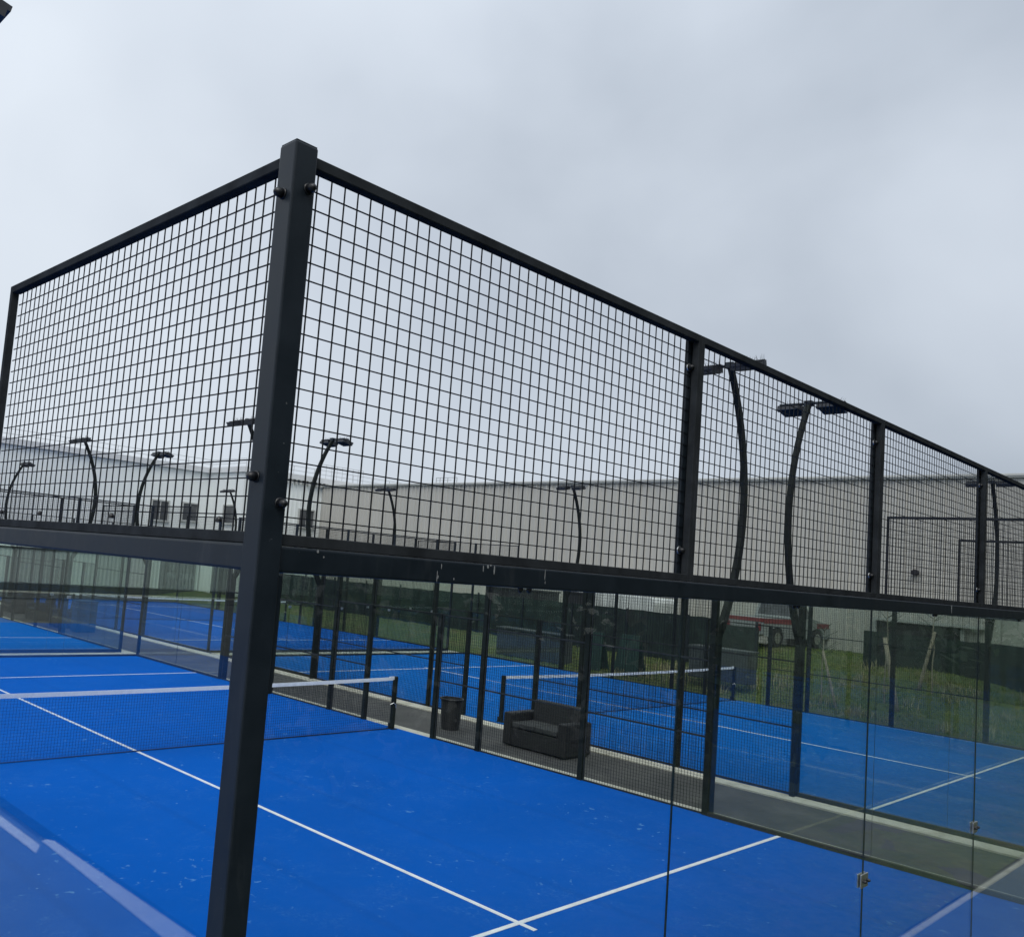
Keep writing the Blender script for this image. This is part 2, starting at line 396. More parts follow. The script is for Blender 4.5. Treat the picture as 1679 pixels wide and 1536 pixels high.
# ------------------------------------------------------------------ fence pieces
def wiregrid(b, axis, a0, a1, z0, z1, off=0.0, step=.0462, r=.0016, rh=None):
    rh = rh or r
    """square welded mesh; axis 'x' or 'y'; off = offset perpendicular"""
    def bar(p, q):
        b.box(p, q)
    n = max(1, round((a1-a0)/step)); s_ = (a1-a0)/n
    for k in range(1, n):
        a_ = a0+k*s_
        if axis == 'x': bar((a_-r, off-r, z0), (a_+r, off+r, z1))
        else: bar((off-r, a_-r, z0), (off+r, a_+r, z1))
    n = max(1, round((z1-z0)/step)); s_ = (z1-z0)/n
    for k in range(1, n):
        z = z0+k*s_
        if axis == 'x': bar((a0, off+r*.7, z-rh), (a1, off+r*.7+2*rh, z+rh))
        else: bar((off+r*.7, a0, z-rh), (off+r*.7+2*rh, a1, z+rh))

def mesh_panel(parent, axis, a0, a1, z0, z1, fr=.03, mid=(), r=.0016, rh=None, fb=None):
    fb = fb or fr
    """framed mesh panel: mesh plus frame of square tube"""
    back = .020
    b = MB(); wiregrid(b, axis, a0+fr*.75, a1-fr*.75, z0+fb*.9, z1-fr*.9, 0 if fr < .025 else .0165, .0462, r, rh)
    p = b.build('mesh_panel', MWIRE, parent)
    f_ = MB(); h = fr/2
    g = .001
    fv = fr*.8
    segs = [((a0+g, z0), (a0+fv, z1)), ((a1-fv, z0), (a1-g, z1)), ((a0+fv, z1-fr), (a1-fv, z1)), ((a0+fv, z0), (a1-fv, z0+fb))]
    for zz_ in mid: segs.append(((a0+fv, zz_-.012), (a1-fv, zz_+.012)))
    for (u0, w0), (u1, w1) in segs:
        dp = back if (fr > .025 and w0 > 3.9) else h
        if axis == 'x': f_.box((u0, -h, w0), (u1, dp, w1))
        else: f_.box((-h, u0, w0), (dp, u1, w1))
    fo = f_.build('panel_frame', MFRAME, p, bevel=.0022, segs=1)
    return p

def dome(b, c, ax, r=.014, h=.012, mi=0):
    c = Vector(c); ax = Vector(ax)
    b.tube([c, c+ax*h*.55, c+ax*h*.9, c+ax*h*1.05], [r, r*.97, r*.62, r*.15], 14, mi)

def back_wall(root, near=False):
    """wall along x at y=0, outside towards -y.  five 2.02 m bays"""
    p = CW/5
    for k in range(5):
        x0, x1 = k*p, (k+1)*p
        gb = MB(); gb.box((x0+.0012+(.040 if k == 0 else 0), .010, .05), (x1-.0012-(.040 if k == 4 else 0), .018, 2.93))
        g = gb.build('glass_panel', [MGLASS, MEDGE], root)
        for pl in g.data.polygons:
            if abs(pl.normal.y) < .5: pl.material_index = 1
        if k < 4:
            for z in ((1.47,) if True else ()):
                cb = MB(); cb.box((x1-.048, .002, z-.036), (x1+.048, .0095, z+.036)); cb.box((x1-.048, .0185, z-.036), (x1+.048, .026, z+.036))
                c_ = cb.build('glass_clip', MINOX, g, bevel=.002, segs=1)
                if near:
                    for sx in (-.026, .026): sb = MB(); dome(sb, (x1+sx, .002, z), (0, -1, 0), .009, .020); sb.build('clip_bolt', MBLACK, g)
        mesh_panel(root, 'x', x0+(.008 if k == 0 else 0), x1-(.008 if k == 4 else 0), 2.9785, 3.975, fb=.029)
    bb = MB(); bb.box((.036, -.026, 2.912), (CW-.036, .052, 2.978)); bb.build('beam', MST, root, bevel=.007, segs=3)
    rb = MB(); rb.box((.046, -.02, -.05), (CW-.046, .05, .048)); rb.build('base_rail', MRAIL, root, bevel=.003, segs=1)
    for k in range(1, 5):
        x = k*p; q = MB(); q.box((x-.045, .0205, 2.979), (x+.045, .036, 3.965)); st = q.build('mesh_post', MST, root, bevel=.003)
        if near:
            for z in (3.84, 3.10):
                r_ = MB(); r_.tube([(x-.036, .0205, z), (x-.036, .0165, z)], .0165, 20); r_.build('washer', MINOX, st)
                r_ = MB(); dome(r_, (x-.036, .0165, z), (0, -1, 0), .0125, .02); r_.build('bolt', MBLACK, st, smooth=True)
    if near:
        for k in range(4):
            for dx in (.5, 1.5): nb = MB(); dome(nb, (k*p+dx, .026, 2.990), (0, 0, 1), .009, .016); nb.build('bolt', MBLACK, root)
            for dx in (-.022, .022): nb = MB(); dome(nb, (k*p+p/2+dx, -.004, 2.913), (0, 0, -1), .009, .016); nb.build('bolt', MBLACK, root)

YS = [0, 2.05, 4.1, 6.1, 8.15, 9.2]
def side_half(root, flip, near=False):
    """half of a side wall along y; flip maps y->CL-y. outside towards -x (caller mirrors)"""
    Y = (lambda y: CL-y) if flip else (lambda y: y)
    cuts = [(.040, 2.049, 0), (2.051, 4.065, 0)]
    for k, (y0, y1, tilt) in enumerate(cuts):
        a0, a1 = sorted((Y(y0), Y(y1)))
        gb = MB()
        gb.hexa([(.010, a0, .05), (.018, a0, .05), (.018+tilt, a1, .05), (.010+tilt, a1, .05)], [(.010, a0, 2.93), (.018, a0, 2.93), (.018+tilt, a1, 2.93), (.010+tilt, a1, 2.93)])
        g = gb.build('glass_panel', [MGLASS, MEDGE], root)
        for pl in g.data.polygons:
            if abs(pl.normal.x) < .5: pl.material_index = 1
    a0, a1 = sorted((Y(.008), Y(2.0))); mesh_panel(root, 'y', a0, a1, 2.9785, 3.975, fb=.029)
    a0, a1 = sorted((Y(.036), Y(4.06))); bb = MB(); bb.box((-.026, a0, 2.912), (.052, a1, 2.978)); bb.build('beam', MST, root, bevel=.007, segs=3)
    rb = MB(); rb.box((-.02, a0, -.05), (.05, a1, .048)); rb.build('base_rail', MRAIL, root, bevel=.003, segs=1)
    if near:
        for yy in (.25, .9, 1.5, 1.9): nb = MB(); dome(nb, (.022, Y(yy), 3.029), (0, 0, 1), .009, .016); nb.build('bolt', MBLACK, root)
    # posts and tall mesh
    for i, y in enumerate(YS[2:]):
        h = 3.0 if i < 3 else 2.15
        q = MB(); q.box((-.04, Y(y)-.04, -.08), (.04, Y(y)+.04, h)); q.box((-.07, Y(y)-.08, -.08), (.07, Y(y)+.08, -.03)); q.build('post', MPOST, root)
    for i in (2, 3, 4):
        a0, a1 = sorted((Y(YS[i]+.041), Y(YS[i+1]-.041)))
        if i < 4: mesh_panel(root, 'y', a0, a1, .0, 2.99, .022, (1.0, 2.0), .0021, .0013)
        else: mesh_panel(root, 'y', a0, a1, .0, 2.14, .022, (1.0,), .0021, .0013)

def corner_post(parent=None):
    b = MB(); b.box((-.035, -.035, -.08), (.035, .035, 3.985))
    return b.build('post_tube', MST, parent, bevel=.005, segs=2)

# near court walls -------------------------------------------------
bw = thing('glass_wall', 'nearest glass end wall with black mesh on top, running right from the corner post', 'glass wall', (0, 0, 0), group='end walls of glass and mesh')
back_wall(bw, near=True)
sw = thing('glass_wall', 'glass side wall with black mesh on top, running left from the corner post', 'glass wall', (0, 0, 0), group='side walls of glass and mesh')
side_half(sw, False, True); side_half(sw, True)
def transom(root):
    b = MB(); b.box((-.015, 9.245, 2.115), (.015, CL-9.245, 2.145)); b.build('gate_transom', MPOST, root)
transom(sw)
# bird droppings on the near beam
bd = MB(); rn = random.Random(4)
for x, w_, h_, z in [(.78, .006, .02, 2.974), (.80, .012, .012, 2.976), (.83, .008, .03, 2.976), (.60, .004, .016, 2.968), (.585, .004, .03, 2.945), (.588, .01, .012, 2.935), (1.08, .004, .035, 2.976), (1.083, .003, .01, 2.94), (.15, .01, .008, 2.976), (.17, .006, .006, 2.962), (.812, .01, .006, 2.9775), (.655, .005, .008, 2.93), (5.3, .02, .05, 2.976)]:
    pts = []
    for k in range(9):
        an = 2*PI*k/9; pts.append((x+math.cos(an)*w_*rn.uniform(.2, .4), -.0272, z-h_/2+math.sin(an)*h_*rn.uniform(.4, .55)))
    bd = MB(); bd.add(pts+[(p[0], -.0262, p[2]) for p in pts], [tuple(range(9))]+[(k, (k+1) % 9, 9+(k+1) % 9, 9+k) for k in range(9)]); bd.build('bird_dropping', MDROP, bw)

def mk_corner(x, y, label, z=0, src=[None]):
    if src[0] is None:
        t = thing('corner_post', label, 'post', (x, y, z), group='corner posts of the courts')
        p_ = corner_post(t)
        cb = MB(); cb.box((-.032, -.032, 3.985), (.032, .032, 3.988)); cb.build('post_cap', MST, t)
        src[0] = t; return t
    c_ = copy_tree(src[0]); return place(c_, (x, y, z), None, label)
cp = mk_corner(-.004, -.004, 'large dark grey corner post standing in the foreground, left of the middle')
CPT = cp
for zr, zl in ((3.872, 3.852), (3.080, 3.140)):
    r_ = MB(); r_.tube([(.014, -.035, zr), (.014, -.038, zr)], .0145, 20); dome(r_, (.014, -.038, zr), (0, -1, 0), .0125, .024); r_.build('bolt', MBLACK, cp, smooth=True)
    r_ = MB(); r_.tube([(-.035, .002, zl), (-.038, .002, zl)], .0145, 20); dome(r_, (-.038, .002, zl), (-1, 0, 0), .0125, .024); r_.build('bolt', MBLACK, cp, smooth=True)
    r_ = MB(); dome(r_, (.035, .012, zr-.05), (1, 0, 0), .010, .016); r_.build('bolt', MBLACK, cp, smooth=True)
# steel angle plates tying glass to the corner post
for q0, q1 in (((.0355, -.024, 2.62), (.050, -.018, 2.905)), ((-.024, .0355, 2.62), (-.018, .050, 2.905))):
    r_ = MB(); r_.box(q0, q1); r_.build('angle_plate', MST, cp)

# copies for the other walls ---------------------------------------
def cp_wall(src, x, y, z, rz, label, mirror=False):
    c_ = copy_tree(src)
    c_.location = (x, y, z); c_.rotation_euler = (0, 0, rz)
    tag(c_, label)
    for ch in kids(c_):
        if ch.name.startswith(('bird', 'bolt')): bpy.data.objects.remove(ch); continue
        for g2 in kids(ch):
            if g2.name.startswith(('bolt', 'washer', 'clip_bolt')): bpy.data.objects.remove(g2)
    return c_
near_bits = [(0, CL, 0, 'far glass end wall of the nearest court, beyond the tennis style net'),
             ]
cp_wall(bw, CW, CL, 0, PI, 'far glass end wall of the nearest court, beyond its net')
cp_wall(sw, CW, CL, 0, PI, 'mesh and glass side wall of the nearest court, beside the black sofa and bin')
cp_wall(bw, PX, 0, ZB, 0, 'near glass end wall of the right hand court, at the right edge')
cp_wall(bw, PX+CW, CL, ZB, PI, 'far glass end wall of the right hand court, behind its net')
cp_wall(sw, PX, 0, ZB, 0, 'mesh side wall of the right hand court, just behind the sofa')
cp_wall(sw, PX+CW, CL, ZB, PI, 'mesh side wall of the right hand court along the grass bank')
cp_wall(bw, 0, PY, 0, 0, 'near end wall of the far left court, close behind the nearest court')
cp_wall(sw, CW, PY+CL, 0, PI, 'side wall of the far left court, beside the dark chairs')
cp_wall(bw, CW, PY+CL, 0, PI, 'farthest end wall of the far left court, near the white building')
cp_wall(bw, PX, PY, ZB, 0, 'near end wall of the far right court')
cp_wall(sw, PX, PY, ZB, 0, 'side wall of the far right court along the path, behind the dark chairs')
cp_wall(sw, PX+CW, PY+CL, ZB, PI, 'outer side wall of the far right court, facing the green windbreak')
cp_wall(bw, PX+CW, PY+CL, ZB, PI, 'farthest end wall of the far right court, before the white building')
# remaining corner posts
names = {(0, 0): 'nearest court', (1, 0): 'right hand court', (0, 1): 'far left court', (1, 1): 'far right court'}
first = [True]
plain = None
for (i, j), nm in names.items():
    ox, oy, z = i*PX, j*PY, ZB if i else 0
    for (cx, cy, w_) in ((0, 0, 'near left'), (CW, 0, 'near right'), (0, CL, 'far left'), (CW, CL, 'far right')):
        if i == 0 and cx == 0 : continue
        t = thing('corner_post', 'dark corner post at the %s corner of the %s' % (w_, nm), 'post', (ox+cx, oy+cy, z), group='corner posts of the courts')
        if plain is None: plain = corner_post(t)
        else:
            q = plain.copy(); C.objects.link(q); q.parent = t

# ------------------------------------------------------------------ nets
def make_net():
    t = thing('court_net', 'net with white top band crossing the nearest court', 'net', (0, 10.12, 0), group='nets across the courts')
    x0, x1 = .17, CW-.17
    top = lambda x: .86+.04*((x-CW/2)/(CW/2))**2
    b = MB(); n = int((x1-x0)/.042)
    for k in range(n+1):
        x = x0+(x1-x0)*k/n; b.box((x-.0013, -.0013, .01), (x+.0013, .0013, top(x)-.03))
    nz = 20; seg = 12
    for k in range(1, nz):
        f_ = k/nz
        for s_ in range(seg):
            xa = x0+(x1-x0)*s_/seg; xb = x0+(x1-x0)*(s_+1)/seg; za, zb = f_*(top(xa)-.03), f_*(top(xb)-.03)
            b.hexa([(xa, .0014, za-.0013), (xb, .0014, zb-.0013), (xb, .004, zb-.0013), (xa, .004, za-.0013)], [(xa, .0014, za+.0013), (xb, .0014, zb+.0013), (xb, .004, zb+.0013), (xa, .004, za+.0013)])
    nm_ = b.build('net_mesh', MNET, t)
    b = MB()
    for s_ in range(40):
        xa = x0+.02+(x1-x0-.04)*s_/40; xb = x0+.02+(x1-x0-.04)*(s_+1)/40; za, zb = top(xa), top(xb)
        b.hexa([(xa, -.008, za-.035), (xb, -.008, zb-.035), (xb, .008, zb-.035), (xa, .008, za-.035)], [(xa, -.006, za+.022), (xb, -.006, zb+.022), (xb, .006, zb+.022), (xa, .006, za+.022)])
    b.build('top_band', MTAPE, t)
    b = MB(); b.tube([(x0, 0, .012), (x1, 0, .012)], .009, 6); b.build('bottom_cord', MNET, t)
    for x in (.13, CW-.13):
        b = MB(); b.box((x-.035, -.035, -.02), (x+.035, .035, .93)); p_ = b.build('net_post', MPOST, t, bevel=.004)
        b = MB(); b.box((x-.06, -.08, -.02), (x+.06, .08, .012)); b.box((x-.037, .036, .0), (x+.037, .07, .10)); b.build('post_foot', MST, p_)
    sx = CW-.165
    b = MB(); b.box((sx-.11, -.011, .875), (sx+.01, .011, .93)); b.build('tension_strap', MTAPE, t)
    b = MB(); b.tube([(sx-.06, -.02, .44), (sx-.01, -.05, .47), (sx+.04, -.055, .44), (sx+.045, -.055, .38)], .007, 6); b.build('winch_handle', MINOX, t)
    return t
net = make_net()
for loc, lb in (((PX, 10.12, ZB), 'net with white top band across the right hand court behind the sofa'), ((0, PY+10.12, 0), 'net across the far left court'), ((PX, PY+10.12, ZB), 'net across the far right court')):
    place(copy_tree(net), loc, None, lb)

# ------------------------------------------------------------------ floodlight poles
def make_pole():
    """base at origin, arc bulges to +x, lamps over -x side"""
    t = thing('floodlight_pole', 'x', 'floodlight', group='curved floodlight poles along the courts')
    b = MB(); prof = []
    for k in range(5): prof.append((0, -.08+2.38*k/4, .125))
    n = 22
    for k in range(1, n+1):
        z = 2.3+3.72*k/n; u_ = (z-4.16)/1.86; prof.append((.56*(1-u_*u_), z, .125-.045*k/n))
    hw = .034
    rings = []
    for i, (x, z, wd) in enumerate(prof):
        a_ = prof[max(0, i-1)]; c_ = prof[min(len(prof)-1, i+1)]; tx, tz = c_[0]-a_[0], c_[1]-a_[1]; l_ = math.hypot(tx, tz); nx, nz = tz/l_, -tx/l_
        rings.append([(x-nx*wd/2, -hw, z-nz*wd/2), (x+nx*wd/2, -hw, z+nz*wd/2), (x+nx*wd/2, hw, z+nz*wd/2), (x-nx*wd/2, hw, z-nz*wd/2)])
    for r_ in rings: b.v += r_
    for i in range(len(rings)-1):
        for k in range(4): b.f.append((i*4+k, i*4+(k+1) % 4, i*4+4+(k+1) % 4, i*4+4+k)); b.mi.append(0)
    b.f.append((0, 3, 2, 1)); b.mi.append(0); e_ = (len(rings)-1)*4; b.f.append((e_, e_+1, e_+2, e_+3)); b.mi.append(0)
    b.build('pole', MPOST, t, bevel=.006, segs=2)
    xt, zt = prof[-1][0], prof[-1][1]
    b = MB(); b.tube([(xt, -.46, zt+.02), (xt, .46, zt+.02)], .022, 10); b.box((xt-.06, -.055, zt-.02), (xt+.05, .055, zt+.06)); b.build('crossbar', MST, t)
    for sy in (-1, 1):
        cy = sy*.31; tl = math.radians(12)
        def P(x, y, z):   # local lamp coordinates: x forward (-x world), tilt down
            X = -x; Z = z
            return (xt-.06+X*math.cos(tl)*1+Z*math.sin(tl)*-1, cy+y, zt-.02+ -x*math.sin(tl)*1+Z*math.cos(tl))
        b = MB(); L, Wd, T = .30, .20, .05
        def rb(x0, x1, y0, y1, z0, z1, mb):
            mb.hexa([P(x0, y0, z0), P(x1, y0, z0), P(x1, y1, z0), P(x0, y1, z0)], [P(x0, y0, z1), P(x1, y0, z1), P(x1, y1, z1), P(x0, y1, z1)])
        rb(-.10, .22, -.175, .175, -.060, -.005, b)
        for k in range(9): y_ = -.16+k*.04; rb(-.06, .16, y_-.006, y_+.006, -.005, .045, b)
        rb(.16, .24, -.17, .17, -.005, .03, b)
        h = b.build('floodlight', MFLOOD, t)
        b = MB(); rb(-.07, .20, -.155, .155, -.066, -.0605, b); b.build('lens', MLENS, h)
        b = MB()
        for sy2 in (-.215, .205): rb(-.02, .05, sy2, sy2+.01, -.04, .05, b)
        b.tube([P(.015, -.21, .05), P(.015, .21, .05)], .012, 6); b.build('bracket', MFLOOD, h)
        b = MB(); b.tube([P(.0, -.2, .047), P(.0, .2, .047)], .004, 4); rr = random.Random(sy+5)
        for k in range(16):
            y_ = -.19+.38*k/15; c0 = P(.0, y_, .045); c1 = (c0[0]+rr.uniform(-.12, .06), c0[1]+rr.uniform(-.04, .04), c0[2]+rr.uniform(.05, .09)); b.tube([c0, c1], [.0035, .001], 4)
        b.build('bird_spikes', MFLOOD, h)
    return t
pole = None
spec = []
for (x, m_, y, z, lb) in [
    (CW+.09, 1, 4.1, 0, 'tall curved floodlight pole bowing right, nearest one behind the right mesh'),
    (PX-.09, -1, 4.1, ZB, 'curved floodlight pole bowing left, just right of the nearest tall one'),
    (CW+.09, 1, CL-4.1, 0, 'curved floodlight pole whose top shows just left of the corner post'),
    (PX-.09, -1, CL-4.1, ZB, 'curved floodlight pole bowing left, just right of the corner post'),
    (CW+.09, 1, PY+4.1, 0, 'curved floodlight pole bowing right in front of the white building, left mesh'),
    (PX-.09, -1, PY+4.1, ZB, 'curved floodlight pole bowing left, right of the other on the left mesh'),
    (PX-.09, -1, PY+CL-4.1, ZB, 'small distant floodlight pole at the far left, bowing left'),
    (CW+.09, 1, PY+CL-4.1, 0, 'distant floodlight pole at the far left edge, bowing right'),
    (PX+CW+.09, 1, 4.1, ZB, 'floodlight pole partly hidden behind the third mesh post at right'),
    (PX+CW+.09, 1, CL-4.1, ZB, 'floodlight pole before the grey building, middle of the large mesh panel'),
    (PX+CW+.09, 1, PY+4.1, ZB, 'smaller floodlight pole before the left end of the grey building'),
    (PX+CW+.09, 1, PY+CL-4.1, ZB, 'smallest distant floodlight pole by a window of the white building'),
    (-.02, -1, 3.95, 0, 'floodlight whose corner shows at the top left edge of the picture')]:
    if pole is None: pole = make_pole(); o = pole
    else: o = copy_tree(pole)
    place(o, (x, y, z), 0 if m_ > 0 else PI, lb)

# ------------------------------------------------------------------ sofa, bin, chairs on the path
ZP = -.085
def sofa(x, y, rz, L, label, z=ZP, name='rattan_sofa', cat='sofa', grp=None):
    """front towards -x local, long axis y"""
    t = thing(name, label, cat, (x, y, z), rz, grp)
    b = MB(); b.box((0, -L/2+.01, .03), (.70, L/2-.01, .32)); b.build('base', MRATTAN, t, bevel=.012)
    for s_ in (-1, 1):
        b = MB(); y0 = s_*(L/2-.17); y1 = s_*L/2
        b.box((-.02, y0, .02), (.74, y1, .58)); b.build('armrest', MRATTAN, t, bevel=.03, segs=3)
    b = MB(); b.hexa([(.56, -L/2+.175, .342), (.735, -L/2+.175, .342), (.735, L/2-.175, .342), (.56, L/2-.175, .342)], [(.62, -L/2+.175, .79), (.78, -L/2+.175, .79), (.78, L/2-.175, .79), (.62, L/2-.175, .79)]); b.build('backrest', MRATTAN, t, bevel=.02)
    n = 2 if L > 1.2 else 1; cw = (L-.36)/n
    for k in range(n):
        b = MB(); y0 = -L/2+.18+k*cw; b.box((.0, y0+.006, .345), (.57, y0+cw-.006, .43)); b.build('seat_cushion', MCUSH, t, bevel=.02, segs=3)
    return t
sofa(11.33, 7.98, 0, 1.36, 'black rattan sofa with grey seat cushions on the path between the courts')
def bin_(x, y, r, h, label):
    t = thing('waste_bin', label, 'bin', (x, y, ZP)); b = MB(); n = 28
    rings = [(r*.80, 0), (r*.82, .02), (r*.98, h-.04), (r*1.05, h-.035), (r*1.06, h), (r*.95, h), (r*.90, h-.05), (r*.75, .04)]
    for rr, z in rings:
        for k in range(n): b.v.append((math.cos(2*PI*k/n)*rr, math.sin(2*PI*k/n)*rr, z))
    for i in range(len(rings)-1):
        for k in range(n): b.f.append((i*n+k, i*n+(k+1) % n, (i+1)*n+(k+1) % n, (i+1)*n+k)); b.mi.append(0)
    b.f.append(tuple(range(n))[::-1]); b.mi.append(0); b.f.append(tuple((len(rings)-1)*n+k for k in range(n))); b.mi.append(0)
    b.build('body', MRATTAN, t)
    b = MB(); b.tube([(math.cos(2*PI*k/24)*r*1.07, math.sin(2*PI*k/24)*r*1.07, h-.01) for k in range(25)], .012, 6, cap=False); b.build('rim', MBLACK, t)
bin_(11.42, 10.05, .21, .58, 'round black waste bin on the path left of the sofa')
gA = 'dark seats on the path by the far left court'
sofa(11.45, 33.6, .1, .95, 'dark armchair farthest along the path between the far courts', name='armchair', cat='armchair', grp=gA)
sofa(11.20, 30.8, .0, .95, 'dark armchair in the middle of the row between the far courts', name='armchair', cat='armchair', grp=gA)
sofa(11.10, 28.4, -.1, 1.0, 'dark armchair beside the blue box between the far courts', name='armchair', cat='armchair', grp=gA)
t = thing('storage_box', 'dark blue box standing beside the dark armchairs', 'box', (11.35, 26.9, ZP))
b = MB(); b.box((-.2, -.25, 0), (.45, .25, .95)); b.build('box_body', MBLUEB, t, bevel=.02); b = MB(); b.box((-.22, -.27, .955), (.47, .27, 1.02)); b.build('lid', MBLUEB, t, bevel=.01)

# ------------------------------------------------------------------ buildings
def ribbed(b, axis, fixed, a0, a1, z0, z1, pitch, depth, sgn):
    """corrugated sheet; outward = sgn direction on the perpendicular axis"""
    n = int((a1-a0)/pitch); pts = []
    for k in range(n):
        s_ = a0+k*pitch
        pts += [(s_, 0), (s_+pitch*.55, 0), (s_+pitch*.65, depth), (s_+pitch*.9, depth)]
    pts.append((a1, 0)); base = len(b.v)
    for a_, d_ in pts:
        p_ = fixed+sgn*d_
        for z in (z0, z1): b.v.append((p_, a_, z) if axis == 'y' else (a_, p_, z))
    for k in range(len(pts)-1):
        q = base+2*k; b.f.append((q, q+2, q+3, q+1)); b.mi.append(0)

gb_ = thing('warehouse', 'long grey corrugated warehouse behind the right half of the courts', 'building', (33.5, 20, 0))
XG, YE, HG = 0, 23.4, 7.56      # local (origin 33.5, 20)
b = MB(); ribbed(b, 'y', 0, -13.7, YE, -.3, HG-.16, .31, .05, -1)
b.box((.01, -13.7, -.3), (36, YE, HG-.17)); b.build('wall', MGREY, gb_)
b = MB(); 
for k in range(34): y0 = -13.7-.0-(k+1)*1.05; b.box((-.03, y0, -.3), (.0, y0+1.03, HG-.16))
b.box((.01, -50, -.3), (36, -13.72, HG-.17)); b.build('flat_panel_wall', MGREY, gb_)
b = MB(); b.box((-.14, -50, HG-.15), (36.2, YE+.05, HG)); b.box((-.17, -50, HG-.10), (-.145, YE+.05, HG-.03)); b.build('roof', MFASC, gb_, bevel=.01, segs=1)
# loading door
b = MB(); b.box((-.10, -12.55, .6), (-.055, -9.9, 2.30)); dr = b.build('loading_door', MDARK, gb_)
b = MB(); b.box((-.16, -9.9, .6), (-.05, -9.78, 2.42)); b.box((-.16, -12.67, .6), (-.05, -12.55, 2.42)); b.box((-.35, -13.3, 2.33), (-.05, -9.9, 2.42)); b.build('door_frame', MFASC, dr)
b = MB(); b.tube([(-.06, -11.1, 4.1), (-.2, -11.1, 4.1)], .11, 14); b.build('wall_vent', MDARK, gb_)
b = MB()
for (y0, y1, h) in ((12.1, 13.7, .36),):
    for y in (y0, (y0+y1)/2-.1, (y0+y1)/2+.5, y1): b.tube([(.5, y, HG), (.5, y, HG+h)], .022, 6)
    b.tube([(.5, y0, HG+h), (.5, y1, HG+h)], .018, 6); b.tube([(.5, y0+.4, HG+h*.6), (.5, y1, HG+h*.6)], .015, 6); b.tube([(.5, 12.1, HG+.0), (.5, 13.7, HG+.0)], .02, 6)
b.build('roof_ladder_rail', MGALV, gb_)

wb = thing('white_building', 'large white flat roofed industrial building behind the left mesh', 'building', (0, 47.5, 0))
HW = 7.98
b = MB(); ribbed(b, 'x', 0, -60, 27.66, 2.25, HW-.35, .95, .012, -1)
ribbed(b, 'y', 27.7, -4.0, -.02, -.2, HW-.35, .95, .012, -1)
ribbed(b, 'x', -4.0, 27.7, 34.2, -.2, HW-.35, .33, .03, -1)
b.box((-60, .02, -.2), (27.6, 25, HW-.4)); b.box((27.73, -3.97, -.2), (60, 25, HW-.4)); b.build('wall', MWALL, wb)
b = MB(); ribbed(b, 'x', -.05, -60, 27.5, .35, 2.15, .24, .035, -1); b.build('lower_cladding', MWALL2, wb)
b = MB(); b.box((-60, -.09, -.2), (27.5, -.0, .30)); b.box((-60, -.12, 2.16), (27.5, -.0, 2.24)); b.build('plinth', MSIGN, wb)
b = MB(); b.box((-60, -.22, HW-.34), (27.5, 25, HW)); b.box((27.52, -4.22, HW-.34), (60, 25.0, HW)); b.build('roof', MROOF, wb, bevel=.01, segs=1)
b = MB()
for k in range(24): x = 28.0+k*.33; b.box((x, -4.235, HW-.62), (x+.12, -4.04, HW-.345))
b.build('roof_edge_teeth', MFASC, wb)
def window(parent, axis, fixed, a0, a1, z0, z1):
    f_ = MB(); w_ = MB()
    if axis == 'x':
        w_.box((a0, fixed-.05, z0), (a1, fixed-.03, z1))
        for q in (((a0-.08, fixed-.10, z0-.08), (a0, fixed-.02, z1+.08)), ((a1, fixed-.10, z0-.08), (a1+.08, fixed-.02, z1+.08)), ((a0, fixed-.10, z1), (a1, fixed-.02, z1+.08)), ((a0-.15, fixed-.16, z0-.12), (a1+.15, fixed-.02, z0-.082)), (((a0+a1)/2-.03, fixed-.075, z0), ((a0+a1)/2+.03, fixed-.051, z1))): f_.box(*q)
    else:
        w_.box((fixed-.05, a0, z0), (fixed-.03, a1, z1))
        for q in (((fixed-.10, a0-.08, z0-.08), (fixed-.02, a0, z1+.08)), ((fixed-.10, a1, z0-.08), (fixed-.02, a1+.08, z1+.08)), ((fixed-.10, a0, z1), (fixed-.02, a1, z1+.08)), ((fixed-.16, a0-.15, z0-.12), (fixed-.02, a1+.15, z0-.082))): f_.box(*q)
    w = w_.build('window', MGLZ, parent); f_.build('window_frame', MFASC, w)
window(wb, 'x', 0, 24.0, 25.05, 4.45, 5.56); window(wb, 'x', 0, 26.05, 27.0, 4.6, 5.6)
window(wb, 'y', 27.7, -3.3, -2.15, 4.6, 5.6); window(wb, 'x', -4.0, 31.9, 33.0, 4.8, 5.82); 
window(wb, 'x', 0, 12.0, 13.0, 4.5, 5.5)
# dark sign panel with blurred lettering near the corner
b = MB(); b.box((27.56, -3.3, .02), (27.60, -1.6, 2.35)); b.build('dark_door', MSIGN, wb)
b = MB(); b.box((24.9, -.14, .05), (27.3, -.09, 2.02)); sg = b.build('sign_panel', MSIGN, wb)
for txt, x, z, s_ in (('PN', 25.35, 1.0, .48), ('ORA', 26.1, .95, .55), ('4', 26.5, .45, .36), ('7', 25.6, 1.45, .5)):
    cu = bpy.data.curves.new('lettering', 'FONT'); cu.body = txt; cu.size = s_; cu.extrude = .006
    to = bpy.data.objects.new('lettering', cu); C.objects.link(to)
    dg = bpy.context.evaluated_depsgraph_get(); me = bpy.data.meshes.new_from_object(to.evaluated_get(dg))
    bpy.data.objects.remove(to); me.materials.clear(); me.materials.append(MSIGNT)
    lo = bpy.data.objects.new('lettering', me); C.objects.link(lo); lo.parent = sg; lo.location = (x, -.149, z); lo.rotation_euler = (PI/2, 0, 0)
